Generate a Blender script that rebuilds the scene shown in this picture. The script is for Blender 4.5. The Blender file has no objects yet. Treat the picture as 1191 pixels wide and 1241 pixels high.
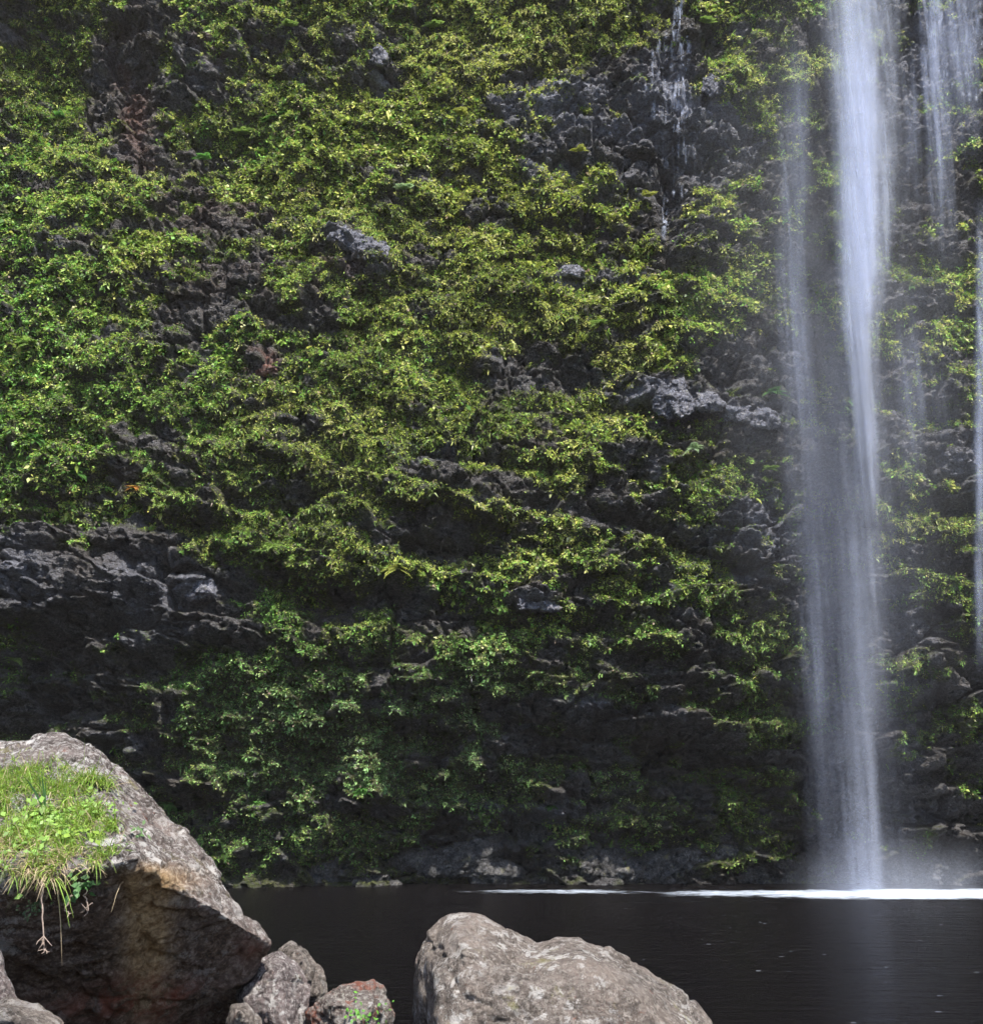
import bpy, bmesh, math
import numpy as np
from mathutils import Vector, Matrix

S = bpy.context.scene
COL = S.collection
R = math.radians
rng = np.random.default_rng(11)

# ------------------------------------------------------------------ camera
PW, PH, F = 1191.0, 1241.0, 1330.0          # picture size and focal length in its pixels
CAMZ, PITCH = 2.6, R(14.85)
cam = bpy.data.cameras.new('camera')
cam_o = bpy.data.objects.new('camera', cam); COL.objects.link(cam_o)
cam_o.location = (0, 0, CAMZ); cam_o.rotation_euler = (R(90) + PITCH, 0, 0)
cam.sensor_fit = 'VERTICAL'; cam.sensor_height = 24.0; cam.lens = 24.0 * F / PH
cam.clip_start = 0.05; cam.clip_end = 2000
S.camera = cam_o
CP, SP = math.cos(PITCH), math.sin(PITCH)

def at(px, py, Y):
    """world point seen at picture position px,py and standing Y metres ahead (arrays allowed)"""
    cx = (np.asarray(px, float) - PW / 2) / F; cy = -(np.asarray(py, float) - PH / 2) / F
    wy = CP - SP * cy; wz = SP + CP * cy
    k = Y / wy
    return np.stack(np.broadcast_arrays(cx * k, Y + 0 * k, CAMZ + wz * k), -1)

def proj(x, y, z):
    zz = z - CAMZ
    d = CP * y + SP * zz; u = -SP * y + CP * zz
    return PW / 2 + F * x / d, PH / 2 - F * u / d

# ------------------------------------------------------------------ light
SUN_EL, SUN_AZ = 61.0, 22.0                  # azimuth: degrees to the right of straight behind the camera
SUN_STRENGTH, SKY_STRENGTH, EXPOSURE = 4.9, 0.14, 0.92
sd = Vector((math.sin(R(SUN_AZ)) * math.cos(R(SUN_EL)), -math.cos(R(SUN_AZ)) * math.cos(R(SUN_EL)), math.sin(R(SUN_EL))))
w = bpy.data.worlds.new('World'); S.world = w; w.use_nodes = True
nt = w.node_tree; bgn = nt.nodes['Background']
sky = nt.nodes.new('ShaderNodeTexSky'); sky.sky_type = 'NISHITA'; sky.sun_disc = False
sky.sun_elevation = R(SUN_EL); sky.sun_rotation = math.atan2(sd.x, sd.y)
nt.links.new(sky.outputs[0], bgn.inputs[0]); bgn.inputs[1].default_value = SKY_STRENGTH
sl = bpy.data.lights.new('sun', 'SUN'); sl.energy = SUN_STRENGTH; sl.angle = R(0.5); sl.color = (1, .955, .88)
so = bpy.data.objects.new('sun', sl); COL.objects.link(so); so.rotation_euler = sd.to_track_quat('Z', 'Y').to_euler()
so.location = (10, -20, 60)
S.view_settings.view_transform = 'Standard'; S.view_settings.look = 'None'
S.view_settings.exposure = EXPOSURE; S.view_settings.gamma = 1
S.render.engine = 'CYCLES'
cy = S.cycles
cy.transparent_max_bounces = 48; cy.max_bounces = 6; cy.diffuse_bounces = 3; cy.glossy_bounces = 2
cy.transmission_bounces = 4; cy.volume_bounces = 1; cy.use_denoising = True; cy.use_adaptive_sampling = True; cy.adaptive_threshold = .035; cy.adaptive_min_samples = 24
cy.volume_step_rate = 3.0; cy.caustics_reflective = False; cy.caustics_refractive = False

# ------------------------------------------------------------------ noise
def _h(i, seed):
    i = (i.astype(np.int64) & 0xffffffff).astype(np.uint64)
    i = (i * np.uint64(0x9E3779B1) + np.uint64(seed * 7919 + 13)) & np.uint64(0xffffffff)
    i ^= i >> np.uint64(15); i = (i * np.uint64(0x85EBCA6B)) & np.uint64(0xffffffff)
    i ^= i >> np.uint64(13); i = (i * np.uint64(0xC2B2AE35)) & np.uint64(0xffffffff)
    i ^= i >> np.uint64(16)
    return i
def hash3(a, b, c, seed):
    v = _h(a, seed); v = _h(v.astype(np.int64) + b, seed + 1); v = _h(v.astype(np.int64) + c, seed + 2)
    return v.astype(np.float64) / 4294967295.0
def vnoise(x, y, z, seed=0):
    """smooth value noise, about -1..1"""
    x, y, z = np.broadcast_arrays(np.asarray(x, float), np.asarray(y, float), np.asarray(z, float))
    ix, iy, iz = np.floor(x).astype(np.int64), np.floor(y).astype(np.int64), np.floor(z).astype(np.int64)
    fx, fy, fz = x - ix, y - iy, z - iz
    fx, fy, fz = [t * t * t * (t * (t * 6 - 15) + 10) for t in (fx, fy, fz)]
    r = 0
    for a in (0, 1):
        for b in (0, 1):
            for c in (0, 1):
                wgt = (fx if a else 1 - fx) * (fy if b else 1 - fy) * (fz if c else 1 - fz)
                r = r + wgt * hash3(ix + a, iy + b, iz + c, seed)
    return r * 2 - 1
def fbm(x, y, z, seed=0, o=4, g=.5):
    r = 0; a = 1; n = 0
    for i in range(o):
        r = r + a * vnoise(x * 2**i + 17.3 * i, y * 2**i + 5.1 * i, z * 2**i - 9.7 * i, seed + i * 5); n += a; a *= g
    return r / n
def blocks(u, v, seed, tilt=.5, w3=0.0):
    """broken rock faces: flat random-tilted cells with grooves between them; returns push, edge"""
    iu, iv = np.floor(u).astype(np.int64), np.floor(v).astype(np.int64)
    d1 = np.full(u.shape, 9.); d2 = d1.copy(); val = np.zeros(u.shape); zero = np.zeros(u.shape, np.int64)
    for a in (-1, 0, 1):
        for b in (-1, 0, 1):
            cu, cv = iu + a, iv + b
            jx = cu + hash3(cu, cv, zero, seed); jy = cv + hash3(cu, cv, zero, seed + 11)
            d = (u - jx)**2 + (v - jy)**2
            ta = (hash3(cu, cv, zero, seed + 21) - .5) * 2 * tilt; tb = (hash3(cu, cv, zero, seed + 31) - .35) * 2 * tilt
            o = hash3(cu, cv, zero, seed + 41) * .8
            p = o + ta * (u - jx) + tb * (v - jy)
            near = d < d1
            d2 = np.where(near, d1, np.minimum(d2, d)); val = np.where(near, p, val); d1 = np.where(near, d, d1)
    e = np.sqrt(d2) - np.sqrt(d1)
    return val, e
def chips(x, y, z, seed):
    """the same in three dimensions, for loose stones"""
    i = [np.floor(t).astype(np.int64) for t in (x, y, z)]; d1 = np.full(x.shape, 9.); d2 = d1.copy(); val = np.zeros(x.shape)
    for a in (-1, 0, 1):
        for b in (-1, 0, 1):
            for c in (-1, 0, 1):
                q = (i[0] + a, i[1] + b, i[2] + c); o = [x - q[0] - hash3(*q, seed), y - q[1] - hash3(*q, seed + 9), z - q[2] - hash3(*q, seed + 17)]
                d = o[0]**2 + o[1]**2 + o[2]**2
                p = hash3(*q, seed + 23) * .8 + sum((hash3(*q, seed + 29 + 5 * k) - .5) * 1.6 * o[k] for k in range(3))
                near = d < d1; d2 = np.where(near, d1, np.minimum(d2, d)); val = np.where(near, p, val); d1 = np.where(near, d, d1)
    return val, np.sqrt(d2) - np.sqrt(d1)
def sstep(a, b, x):
    t = np.clip((x - a) / (b - a), 0, 1); return t * t * (3 - 2 * t)

# ------------------------------------------------------------------ scene helpers
def tag(o, label=None, cat=None, group=None, kind=None):
    if label: o['label'] = label
    if cat: o['category'] = cat
    if group: o['group'] = group
    if kind: o['kind'] = kind
    return o
def empty(name, loc):
    o = bpy.data.objects.new(name, None); COL.objects.link(o); o.location = loc; o.empty_display_size = .2
    return o
def mesh_obj(name, v, f, mat, parent=None, loc=None, smooth=True, attrs=None):
    """v (N,3), f (M,k) arrays; world coordinates, origin moved to loc"""
    v = np.asarray(v, np.float32); f = np.asarray(f, np.int32)
    me = bpy.data.meshes.new(name)
    if loc is not None: v = v - np.asarray(loc, np.float32)
    me.vertices.add(len(v)); me.vertices.foreach_set('co', v.ravel())
    k = f.shape[1]
    me.loops.add(f.size); me.loops.foreach_set('vertex_index', f.ravel())
    me.polygons.add(len(f)); me.polygons.foreach_set('loop_start', np.arange(0, f.size, k, dtype=np.int32))
    me.polygons.foreach_set('loop_total', np.full(len(f), k, np.int32))
    me.update(calc_edges=True)
    if smooth: me.polygons.foreach_set('use_smooth', np.ones(len(f), bool))
    for an, arr in (attrs or {}).items():
        arr = np.asarray(arr, np.float32)
        if arr.ndim == 1:
            a = me.attributes.new(an, 'FLOAT', 'POINT'); a.data.foreach_set('value', arr)
        else:
            a = me.attributes.new(an, 'FLOAT_COLOR', 'POINT')
            if arr.shape[1] == 3: arr = np.concatenate([arr, np.ones((len(arr), 1), np.float32)], 1)
            a.data.foreach_set('color', arr.ravel())
    me.materials.append(mat)
    o = bpy.data.objects.new(name, me); COL.objects.link(o)
    if parent is not None:
        o.parent = parent
        if loc is not None: o.location = Vector(loc) - parent.location
        else: o.location = -parent.location
    elif loc is not None: o.location = loc
    return o

class MB:                                     # gathers leaf and tube geometry
    def __init__(s): s.v = []; s.f = []; s.c = []; s.n = 0
    def add(s, v, f, c=None):
        v = np.asarray(v, float); s.v.append(v); s.f.append(np.asarray(f) + s.n); s.n += len(v)
        if c is not None: s.c.append(np.broadcast_to(np.asarray(c, float), (len(v), 3)))
    def build(s, name, mat, **k):
        a = {'tint': np.concatenate(s.c)} if s.c else None
        return mesh_obj(name, np.concatenate(s.v), np.concatenate(s.f), mat, attrs=a, **k)

# ------------------------------------------------------------------ materials
def new_mat(name):
    m = bpy.data.materials.new(name); m.use_nodes = True
    t = m.node_tree; t.nodes.clear(); out = t.nodes.new('ShaderNodeOutputMaterial')
    return m, t, out
class N:                                      # short-hand for building node trees
    def __init__(s, t): s.t = t
    def n(s, typ, **k):
        x = s.t.nodes.new('ShaderNode' + typ)
        for a, b in k.items(): setattr(x, a, b)
        return x
    def l(s, a, b): s.t.links.new(a, b)
    def val(s, x, sock):
        if hasattr(x, 'links'): s.l(x, sock)
        else: sock.default_value = x
    def coord(s, scale=(1, 1, 1)):
        tc = s.n('TexCoord'); mp = s.n('Mapping'); s.l(tc.outputs['Object'], mp.inputs[0]); mp.inputs['Scale'].default_value = scale
        return mp.outputs[0]
    def noise(s, vec, scale, detail=6, rough=.6, dist=0):
        x = s.n('TexNoise'); s.l(vec, x.inputs['Vector']); x.inputs['Scale'].default_value = scale
        x.inputs['Detail'].default_value = detail; x.inputs['Roughness'].default_value = rough; x.inputs['Distortion'].default_value = dist
        return x.outputs['Fac']
    def ramp(s, x, a, b, lo=0., hi=1.):
        m = s.n('MapRange'); m.clamp = True; s.l(x, m.inputs[0])
        m.inputs[1].default_value = a; m.inputs[2].default_value = b; m.inputs[3].default_value = lo; m.inputs[4].default_value = hi
        return m.outputs[0]
    def math(s, op, a, b=0.):
        m = s.n('Math', operation=op); s.val(a, m.inputs[0]); s.val(b, m.inputs[1]); return m.outputs[0]
    def mix(s, fac, a, b):
        m = s.n('Mix', data_type='RGBA'); s.val(fac, m.inputs[0]); s.val(a, m.inputs[6]); s.val(b, m.inputs[7]); return m.outputs[2]
    def bump(s, h, strength=.5, dist=.02):
        b = s.n('Bump'); b.inputs['Strength'].default_value = strength; b.inputs['Distance'].default_value = dist; s.l(h, b.inputs['Height']); return b.outputs[0]

def rgb(r, g, b): return (r, g, b, 1)

def mat_leaf(name, trans=.3, rough=.45, spec=.35):
    m, t, out = new_mat(name); n = N(t)
    at_ = n.n('Attribute'); at_.attribute_name = 'tint'
    p = n.n('BsdfPrincipled'); n.l(at_.outputs['Color'], p.inputs['Base Color'])
    p.inputs['Roughness'].default_value = rough; p.inputs['Specular IOR Level'].default_value = spec
    tr = n.n('BsdfTranslucent'); n.l(at_.outputs['Color'], tr.inputs[0])
    mx = n.n('MixShader'); mx.inputs[0].default_value = trans
    n.l(p.outputs[0], mx.inputs[1]); n.l(tr.outputs[0], mx.inputs[2]); n.l(mx.outputs[0], out.inputs[0])
    return m

def mat_cliff():
    m, t, out = new_mat('basalt_cliff'); n = N(t)
    a = n.n('Attribute'); a.attribute_name = 'cover'          # r moss, g rust, b pale bare rock
    sp = n.n('SeparateColor'); n.l(a.outputs['Color'], sp.inputs[0])
    c = n.coord()
    big = n.noise(c, .45, 5, .6); mid = n.noise(c, 2.2, 8, .65, .6); fine = n.noise(c, 11, 6, .75)
    rock = n.mix(n.ramp(mid, .35, .68), rgb(.034, .031, .030), rgb(.125, .118, .118))
    rock = n.mix(n.ramp(fine, .48, .62, 0, .8), rock, rgb(.25, .24, .245)); rock = n.mix(n.ramp(n.noise(c, 15, 6, .7), .48, .38, 0, .7), rock, rgb(.025, .023, .025))
    rock = n.mix(n.ramp(big, .48, .64, 0, .6), rock, rgb(.085, .068, .055))
    pale = n.mix(n.ramp(fine, .35, .65), rgb(.15, .155, .19), rgb(.40, .415, .50))
    rock = n.mix(n.math('MULTIPLY', sp.outputs[2], n.ramp(mid, .25, .6, .3, 1)), rock, pale)
    rust = n.mix(n.ramp(fine, .4, .7), rgb(.16, .055, .035), rgb(.30, .17, .12))
    rock = n.mix(sp.outputs[1], rock, rust)
    moss = n.mix(n.ramp(fine, .35, .7), rgb(.018, .024, .008), rgb(.13, .165, .035))
    moss = n.mix(n.ramp(big, .4, .65), moss, n.mix(n.ramp(fine, .4, .7), rgb(.03, .034, .014), rgb(.26, .27, .08)))
    mfac = n.math('MULTIPLY', sp.outputs[0], n.ramp(n.noise(c, 5, 6, .75), .38, .52))
    colr = n.mix(mfac, rock, moss)
    p = n.n('BsdfPrincipled'); n.l(colr, p.inputs['Base Color'])
    n.l(n.ramp(mid, .3, .7, .42, .85), p.inputs['Roughness']); p.inputs['Specular IOR Level'].default_value = .35
    vo = n.n('TexVoronoi'); n.l(n.coord((1, 1, 1.5)), vo.inputs['Vector']); vo.inputs['Scale'].default_value = 2.6; vo.inputs['Detail'].default_value = 4; vo.inputs['Roughness'].default_value = .7
    h = n.math('ADD', n.math('MULTIPLY', n.noise(c, 7, 9, .78), .8), n.math('MULTIPLY', vo.outputs['Distance'], .8))
    n.l(n.bump(h, 1.0, .26), p.inputs['Normal']); n.l(p.outputs[0], out.inputs[0])
    return m

def mat_boulder(name, base=(.20, .18, .175), dark=(.075, .062, .06), pale=(.42, .39, .37), rust=.2, lichen=.45, brown=0., scale=1., stain=False):
    m, t, out = new_mat(name); n = N(t); c = n.coord()
    big = n.noise(c, 1.6 * scale, 5, .6, .5); mid = n.noise(c, 6 * scale, 8, .7, .8); fine = n.noise(c, 34 * scale, 6, .75)
    spk = n.noise(c, 90 * scale, 3, .6)
    col = n.mix(n.ramp(mid, .36, .66), rgb(*dark), rgb(*base))
    col = n.mix(n.math('MULTIPLY', n.ramp(big, .42, .62), n.ramp(mid, .3, .6, .2, .85)), col, rgb(base[0] * 1.45, base[1] * 1.38, base[2] * 1.32))
    col = n.mix(n.ramp(fine, .50, .57, 0, .8), col, rgb(*pale)); col = n.mix(n.math('MULTIPLY', n.ramp(n.noise(c, 22 * scale, 7, .75), .47, .40), n.ramp(big, .60, .40, .25, .95)), col, rgb(*[q * .55 for q in dark]))
    col = n.mix(n.ramp(spk, .36, .28, 0, .8), col, rgb(dark[0] * .4, dark[1] * .4, dark[2] * .4))
    # pale lichen blotches of all sizes
    lb = n.noise(c, 9 * scale, 9, .78, .3); lm = n.noise(c, 2.1 * scale, 3, .5)
    lf = n.math('MULTIPLY', n.ramp(lb, .535, .565), n.ramp(lm, .40, .56, .1, min(1, lichen * 1.7)))
    col = n.mix(lf, col, rgb(.66, .63, .60))
    yb = n.noise(n.coord((1.0, 1.0, 1.0)), 4.3 * scale, 6, .7)
    col = n.mix(n.ramp(yb, .60, .68, 0, .55), col, rgb(.25, .23, .07))
    if rust > 0:
        rb = n.noise(c, 5.1 * scale, 7, .75, .5); col = n.mix(n.ramp(rb, .66 - .12 * rust, .72 - .1 * rust, 0, .85), col, rgb(.26, .085, .05))
    if brown > 0:
        bb = n.noise(n.coord((2.2, 2.2, .35)), 1.1, 5, .6); col = n.mix(n.ramp(bb, .5, .62, 0, brown), col, rgb(.27, .17, .075))
    if stain:                                 # brown tone over the face below the ridge, with brown and rusty water streaks
        a = n.n('Attribute'); a.attribute_name = 'stain'; sp = n.n('SeparateColor'); n.l(a.outputs['Color'], sp.inputs[0])
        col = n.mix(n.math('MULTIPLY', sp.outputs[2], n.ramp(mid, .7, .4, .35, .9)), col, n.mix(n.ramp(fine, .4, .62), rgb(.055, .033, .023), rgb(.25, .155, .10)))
        col = n.mix(n.math('MULTIPLY', sp.outputs[0], n.ramp(mid, .3, .55, .45, 1)), col, n.mix(n.ramp(fine, .4, .6), rgb(.34, .20, .09), rgb(.74, .52, .29)))
        col = n.mix(n.math('MULTIPLY', sp.outputs[1], n.ramp(mid, .42, .56)), col, rgb(.30, .10, .06))
    p = n.n('BsdfPrincipled'); n.l(col, p.inputs['Base Color']); n.l(n.ramp(fine, .3, .7, .6, .95), p.inputs['Roughness'])
    p.inputs['Specular IOR Level'].default_value = .25
    vo = n.n('TexVoronoi'); n.l(c, vo.inputs['Vector']); vo.inputs['Scale'].default_value = 14 * scale; vo.inputs['Detail'].default_value = 3
    h = n.math('ADD', n.math('MULTIPLY', n.noise(c, 16 * scale, 9, .78), 1.), n.math('MULTIPLY', vo.outputs['Distance'], .35))
    n.l(n.bump(h, 1.0, .07 / scale), p.inputs['Normal']); n.l(p.outputs[0], out.inputs[0])
    return m

def mat_falls(name, color=(.70, .75, .90), streak=34., lo=.34, hi=.66, gain=1., zs=.35, zs2=.5):
    m, t, out = new_mat(name); n = N(t)
    a = n.n('Attribute'); a.attribute_name = 'opacity'
    c = n.coord((1, 1, zs * .1)); s1 = n.noise(c, streak / 6, 4, .65)
    c2 = n.coord((1, 1, zs2)); s2 = n.noise(c2, 2.2, 5, .6)
    al = n.math('MULTIPLY', a.outputs['Fac'], n.math('MULTIPLY', n.ramp(s1, lo, hi, .25, 1.25), n.ramp(s2, .3, .7, .65, 1.2)))
    al = n.math('MULTIPLY', al, gain); al = n.math('MINIMUM', al, 1.0)
    d = n.n('BsdfDiffuse'); d.inputs[0].default_value = rgb(*color)
    tr = n.n('BsdfTranslucent'); tr.inputs[0].default_value = rgb(*color)
    mx = n.n('MixShader'); mx.inputs[0].default_value = .5; n.l(d.outputs[0], mx.inputs[1]); n.l(tr.outputs[0], mx.inputs[2])
    tp = n.n('BsdfTransparent'); m2 = n.n('MixShader'); n.l(al, m2.inputs[0]); n.l(tp.outputs[0], m2.inputs[1]); n.l(mx.outputs[0], m2.inputs[2])
    n.l(m2.outputs[0], out.inputs[0])
    return m

def mat_pool():
    m, t, out = new_mat('dark_pool_water'); n = N(t)
    c = n.coord((.35, 1.6, 1)); h = n.math('ADD', n.noise(c, 2.4, 4, .6), n.math('MULTIPLY', n.noise(n.coord((.8, 2.6, 1)), 7, 3, .6), .35))
    p = n.n('BsdfPrincipled'); p.inputs['Base Color'].default_value = rgb(.004, .0035, .004)
    p.inputs['Roughness'].default_value = .22; p.inputs['IOR'].default_value = 1.13; p.inputs['Specular IOR Level'].default_value = .16
    n.l(n.bump(h, 1., .22), p.inputs['Normal']); n.l(p.outputs[0], out.inputs[0])
    return m

def mat_foam():
    m, t, out = new_mat('white_foam'); n = N(t)
    a = n.n('Attribute'); a.attribute_name = 'opacity'
    s = n.noise(n.coord((.5, 1, 1)), 3.2, 7, .7)
    al = n.ramp(n.math('ADD', a.outputs['Fac'], n.math('MULTIPLY', n.math('SUBTRACT', s, .5), 1.6)), .22, 1.0)
    d = n.n('BsdfDiffuse'); d.inputs[0].default_value = rgb(.56, .63, .74)
    tp = n.n('BsdfTransparent'); m2 = n.n('MixShader'); n.l(al, m2.inputs[0]); n.l(tp.outputs[0], m2.inputs[1]); n.l(d.outputs[0], m2.inputs[2])
    n.l(m2.outputs[0], out.inputs[0]); return m

def mat_ground():
    m, t, out = new_mat('stony_ground'); n = N(t); c = n.coord()
    col = n.mix(n.ramp(n.noise(c, 3, 8, .7), .35, .65), rgb(.02, .017, .015), rgb(.07, .06, .05))
    p = n.n('BsdfPrincipled'); n.l(col, p.inputs['Base Color']); p.inputs['Roughness'].default_value = .9
    n.l(n.bump(n.noise(c, 9, 8, .7), 1, .08), p.inputs['Normal']); n.l(p.outputs[0], out.inputs[0]); return m

M_LEAF = mat_leaf('leaf', .4); M_CLIFF = mat_cliff(); M_GROUND = mat_ground(); M_POOL = mat_pool(); M_FOAM = mat_foam()
M_GRASS = mat_leaf('grass_blade', .35, .5, .3)

# ------------------------------------------------------------------ ground and pool
gx = np.concatenate([np.linspace(-260, -20, 13), np.linspace(-18, 18, 91), np.linspace(20, 260, 13)])
gy = np.concatenate([np.linspace(-260, -6, 13), np.linspace(-5, 16, 64), np.linspace(18, 260, 30)])
GX, GY = np.meshgrid(gx, gy)
def ground_z(x, y):
    b = 1.0 - 2.6 * sstep(6.8, 12.5, y + .8 * vnoise(x * .4, y * .4, 0, 3)) + .12 * fbm(x, y, 0, 5, 3)
    b = b + 6 * sstep(24, 80, np.abs(x)) + 5 * sstep(10, 80, -y)
    return b
GZ = ground_z(GX, GY)
def grid_faces(nr, nc):
    i = np.arange(nr - 1)[:, None] * nc + np.arange(nc - 1)[None]
    return np.stack([i, i + 1, i + nc + 1, i + nc], -1).reshape(-1, 4)
tag(mesh_obj('ground', np.stack([GX, GY, GZ], -1).reshape(-1, 3), grid_faces(*GX.shape), M_GROUND), kind='structure')
pv = np.array([[-70, 4, 0], [70, 4, 0], [70, 60, 0], [-70, 60, 0]]); tag(mesh_obj('water', pv, [[0, 1, 2, 3]], M_POOL), kind='structure')

# ------------------------------------------------------------------ cliff
COVER = np.array([
 [6, 3, 4, 6, 8, 9, 7, 6, 4, 5, 3, 2],
 [5, 3, 6, 9, 9, 8, 4, 3, 3, 4, 2, 2],
 [5, 5, 5, 7, 7, 6, 5, 5, 4, 4, 2, 3],
 [6, 6, 4, 6, 8, 9, 8, 8, 6, 4, 3, 3],
 [9, 8, 6, 6, 9, 8, 5, 5, 3, 3, 2, 3],
 [9, 8, 7, 7, 7, 6, 5, 6, 6, 4, 2, 4],
 [4, 3, 6, 8, 6, 6, 6, 6, 6, 4, 2, 5],
 [3, 2, 4, 6, 6, 6, 6, 6, 5, 3, 2, 3],
 [3, 5, 6, 7, 7, 6, 6, 6, 5, 3, 1, 3],
 [3, 6, 8, 8, 7, 6, 5, 5, 4, 3, 1, 3],
 [2, 3, 4, 4, 4, 3, 3, 3, 3, 2, 1, 2]], float) / 9
def gsample(G, px, py):
    u = np.clip((px - 50) / 100, 0, G.shape[1] - 1.001); v = np.clip((py - 50) / 100, 0, G.shape[0] - 1.001)
    i, j = u.astype(int), v.astype(int); a, b = u - i, v - j
    return (G[j, i] * (1 - a) + G[j, i + 1] * a) * (1 - b) + (G[j + 1, i] * (1 - a) + G[j + 1, i + 1] * a) * b
def blob(px, py, cx, cy_, rx, ry, rot=0):
    dx, dy = px - cx, py - cy_
    c, s = math.cos(R(rot)), math.sin(R(rot)); a = (dx * c + dy * s) / rx; b = (-dx * s + dy * c) / ry
    return np.exp(-(a * a + b * b))
# bare places in the plant cover (cx, cy, rx, ry, rot, amount)
BARE = [(700, 840, 100, 10, 3, -.3), (500, 895, 70, 14, 2, -.4), (430, 950, 60, 14, 0, -.4), (250, 930, 70, 14, 0, -.5), (845, 852, 90, 10, 4, -.3), (640, 925, 40, 10, 0, -.2), (430, 293, 46, 22, 30, 1.), (690, 92, 70, 28, 0, .7), (812, 90, 40, 110, 0, .9), (815, 230, 18, 80, 0, .8), (735, 150, 110, 22, 10, .5),
        (622, 425, 34, 42, 0, 1.), (690, 443, 26, 30, 0, 1.), (800, 478, 40, 20, 0, 1.), (880, 492, 90, 24, 8, 1.), (320, 443, 26, 20, 0, 1.),
        (35, 705, 60, 50, 0, 1.), (150, 715, 110, 70, 0, .8), (245, 715, 50, 34, 0, .8), (420, 725, 90, 22, 4, 1.), (650, 728, 30, 14, 0, .8),
        (145, 90, 32, 90, -12, .8), (460, 62, 26, 26, 0, .9), (210, 370, 60, 35, 0, .7), (140, 455, 40, 16, 0, .7), (690, 330, 26, 14, 0, .8),
        (880, 440, 60, 30, 0, .7), (640, 590, 120, 18, 5, .7), (780, 640, 120, 16, 10, .6), (600, 660, 80, 14, 8, .6), (860, 700, 90, 30, 10, .5), (560, 760, 110, 14, 4, .6), (330, 610, 60, 12, 0, .5), (560, 400, 26, 26, 0, .5), (260, 300, 60, 22, 0, .6), (380, 380, 40, 18, 0, .5), (520, 190, 40, 24, 0, .6), (540, 545, 80, 14, -5, .6), (500, 660, 60, 12, 10, .6), (690, 800, 120, 22, 0, .5),
        (730, 860, 110, 18, 8, .6), (60, 790, 90, 22, -25, .8), (250, 260, 80, 14, 0, .5), (500, 445, 18, 14, 0, .8), (800, 560, 60, 10, 5, .3), (1170, 560, 40, 50, 0, .7),
        (650, 900, 330, 24, 4, .6), (270, 830, 60, 30, 0, -.4), (340, 150, 60, 50, 0, -.5), (370, 670, 90, 22, 0, -.5), (490, 600, 60, 18, 10, -.3), (690, 690, 60, 14, 0, -.3)]
PALE = [(640, 110, 90, 40, 0, .5), (700, 200, 110, 30, 0, .45), (900, 130, 60, 40, 0, .5), (900, 640, 90, 60, 0, .4), (1100, 400, 90, 160, 0, .35), (430, 293, 40, 16, 30, 1.2), (690, 92, 55, 22, 0, .9), (812, 90, 36, 42, 0, 1.3), (860, 105, 18, 16, 0, 1.2), (750, 140, 90, 12, 10, .5), (660, 180, 30, 16, 0, .7),
        (800, 478, 30, 22, 0, .7), (905, 495, 75, 16, 8, .35), (35, 705, 50, 38, 0, .7), (175, 730, 34, 50, 20, .5), (242, 716, 20, 15, 0, .9), (650, 733, 26, 10, 0, .9),
        (690, 328, 18, 10, 0, 1.), (1150, 60, 50, 70, 0, .9), (1170, 560, 26, 26, 0, .7), (458, 66, 12, 14, 0, 1.1), (715, 850, 30, 14, 0, .7), (660, 995, 46, 24, 10, .7),
        (590, 985, 30, 20, 0, .5), (1060, 720, 70, 60, 0, .4), (1050, 830, 90, 12, 4, .7), (600, 410, 18, 26, 0, .5), (1160, 985, 22, 14, 0, .6), (950, 640, 60, 50, 0, .35)]
RUST = [(145, 100, 20, 80, -12, .6), (255, 22, 26, 24, 0, .5), (320, 443, 18, 14, 0, 1.1), (400, 330, 140, 30, 0, .22), (280, 220, 120, 30, 0, .25)]
DENT = [(50, 90, 70, 120, 0, 1.0), (816, 220, 14, 90, 0, .7), (816, 50, 12, 50, 0, .5), (635, 425, 14, 34, 0, .9), (690, 445, 17, 24, 0, .9), (410, 727, 95, 17, 3, 1.9), (325, 668, 60, 14, 0, .0), (800, 497, 70, 8, 5, .9), (415, 555, 30, 10, 10, .8),
        (745, 100, 7, 20, 0, .5), (455, 80, 22, 18, 0, .6), (60, 790, 120, 24, -24, 1.5), (190, 740, 13, 60, 25, .9), (250, 800, 60, 14, -10, .9), (110, 60, 60, 90, 10, .9),
        (210, 372, 70, 40, 0, .5), (190, 690, 60, 14, 10, .7), (230, 640, 90, 9, 4, .9), (600, 560, 100, 10, 6, .7), (560, 665, 80, 14, 5, .9), (640, 760, 120, 15, 4, 1.2),
        (790, 800, 110, 14, 6, .6), (690, 890, 110, 16, 6, .8), (860, 930, 130, 30, 0, 1.1), (520, 905, 60, 12, 0, .5), (60, 860, 90, 14, 0, .5), (770, 640, 90, 10, 12, .7), (880, 680, 70, 12, 14, .8),
        (690, 505, 20, 12, 0, .5), (970, 350, 20, 60, 0, .5), (860, 180, 40, 30, 0, .8), (880, 30, 26, 30, 0, .7), (1160, 620, 40, 14, 0, .8), (1140, 500, 30, 14, 0, .7)]
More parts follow.
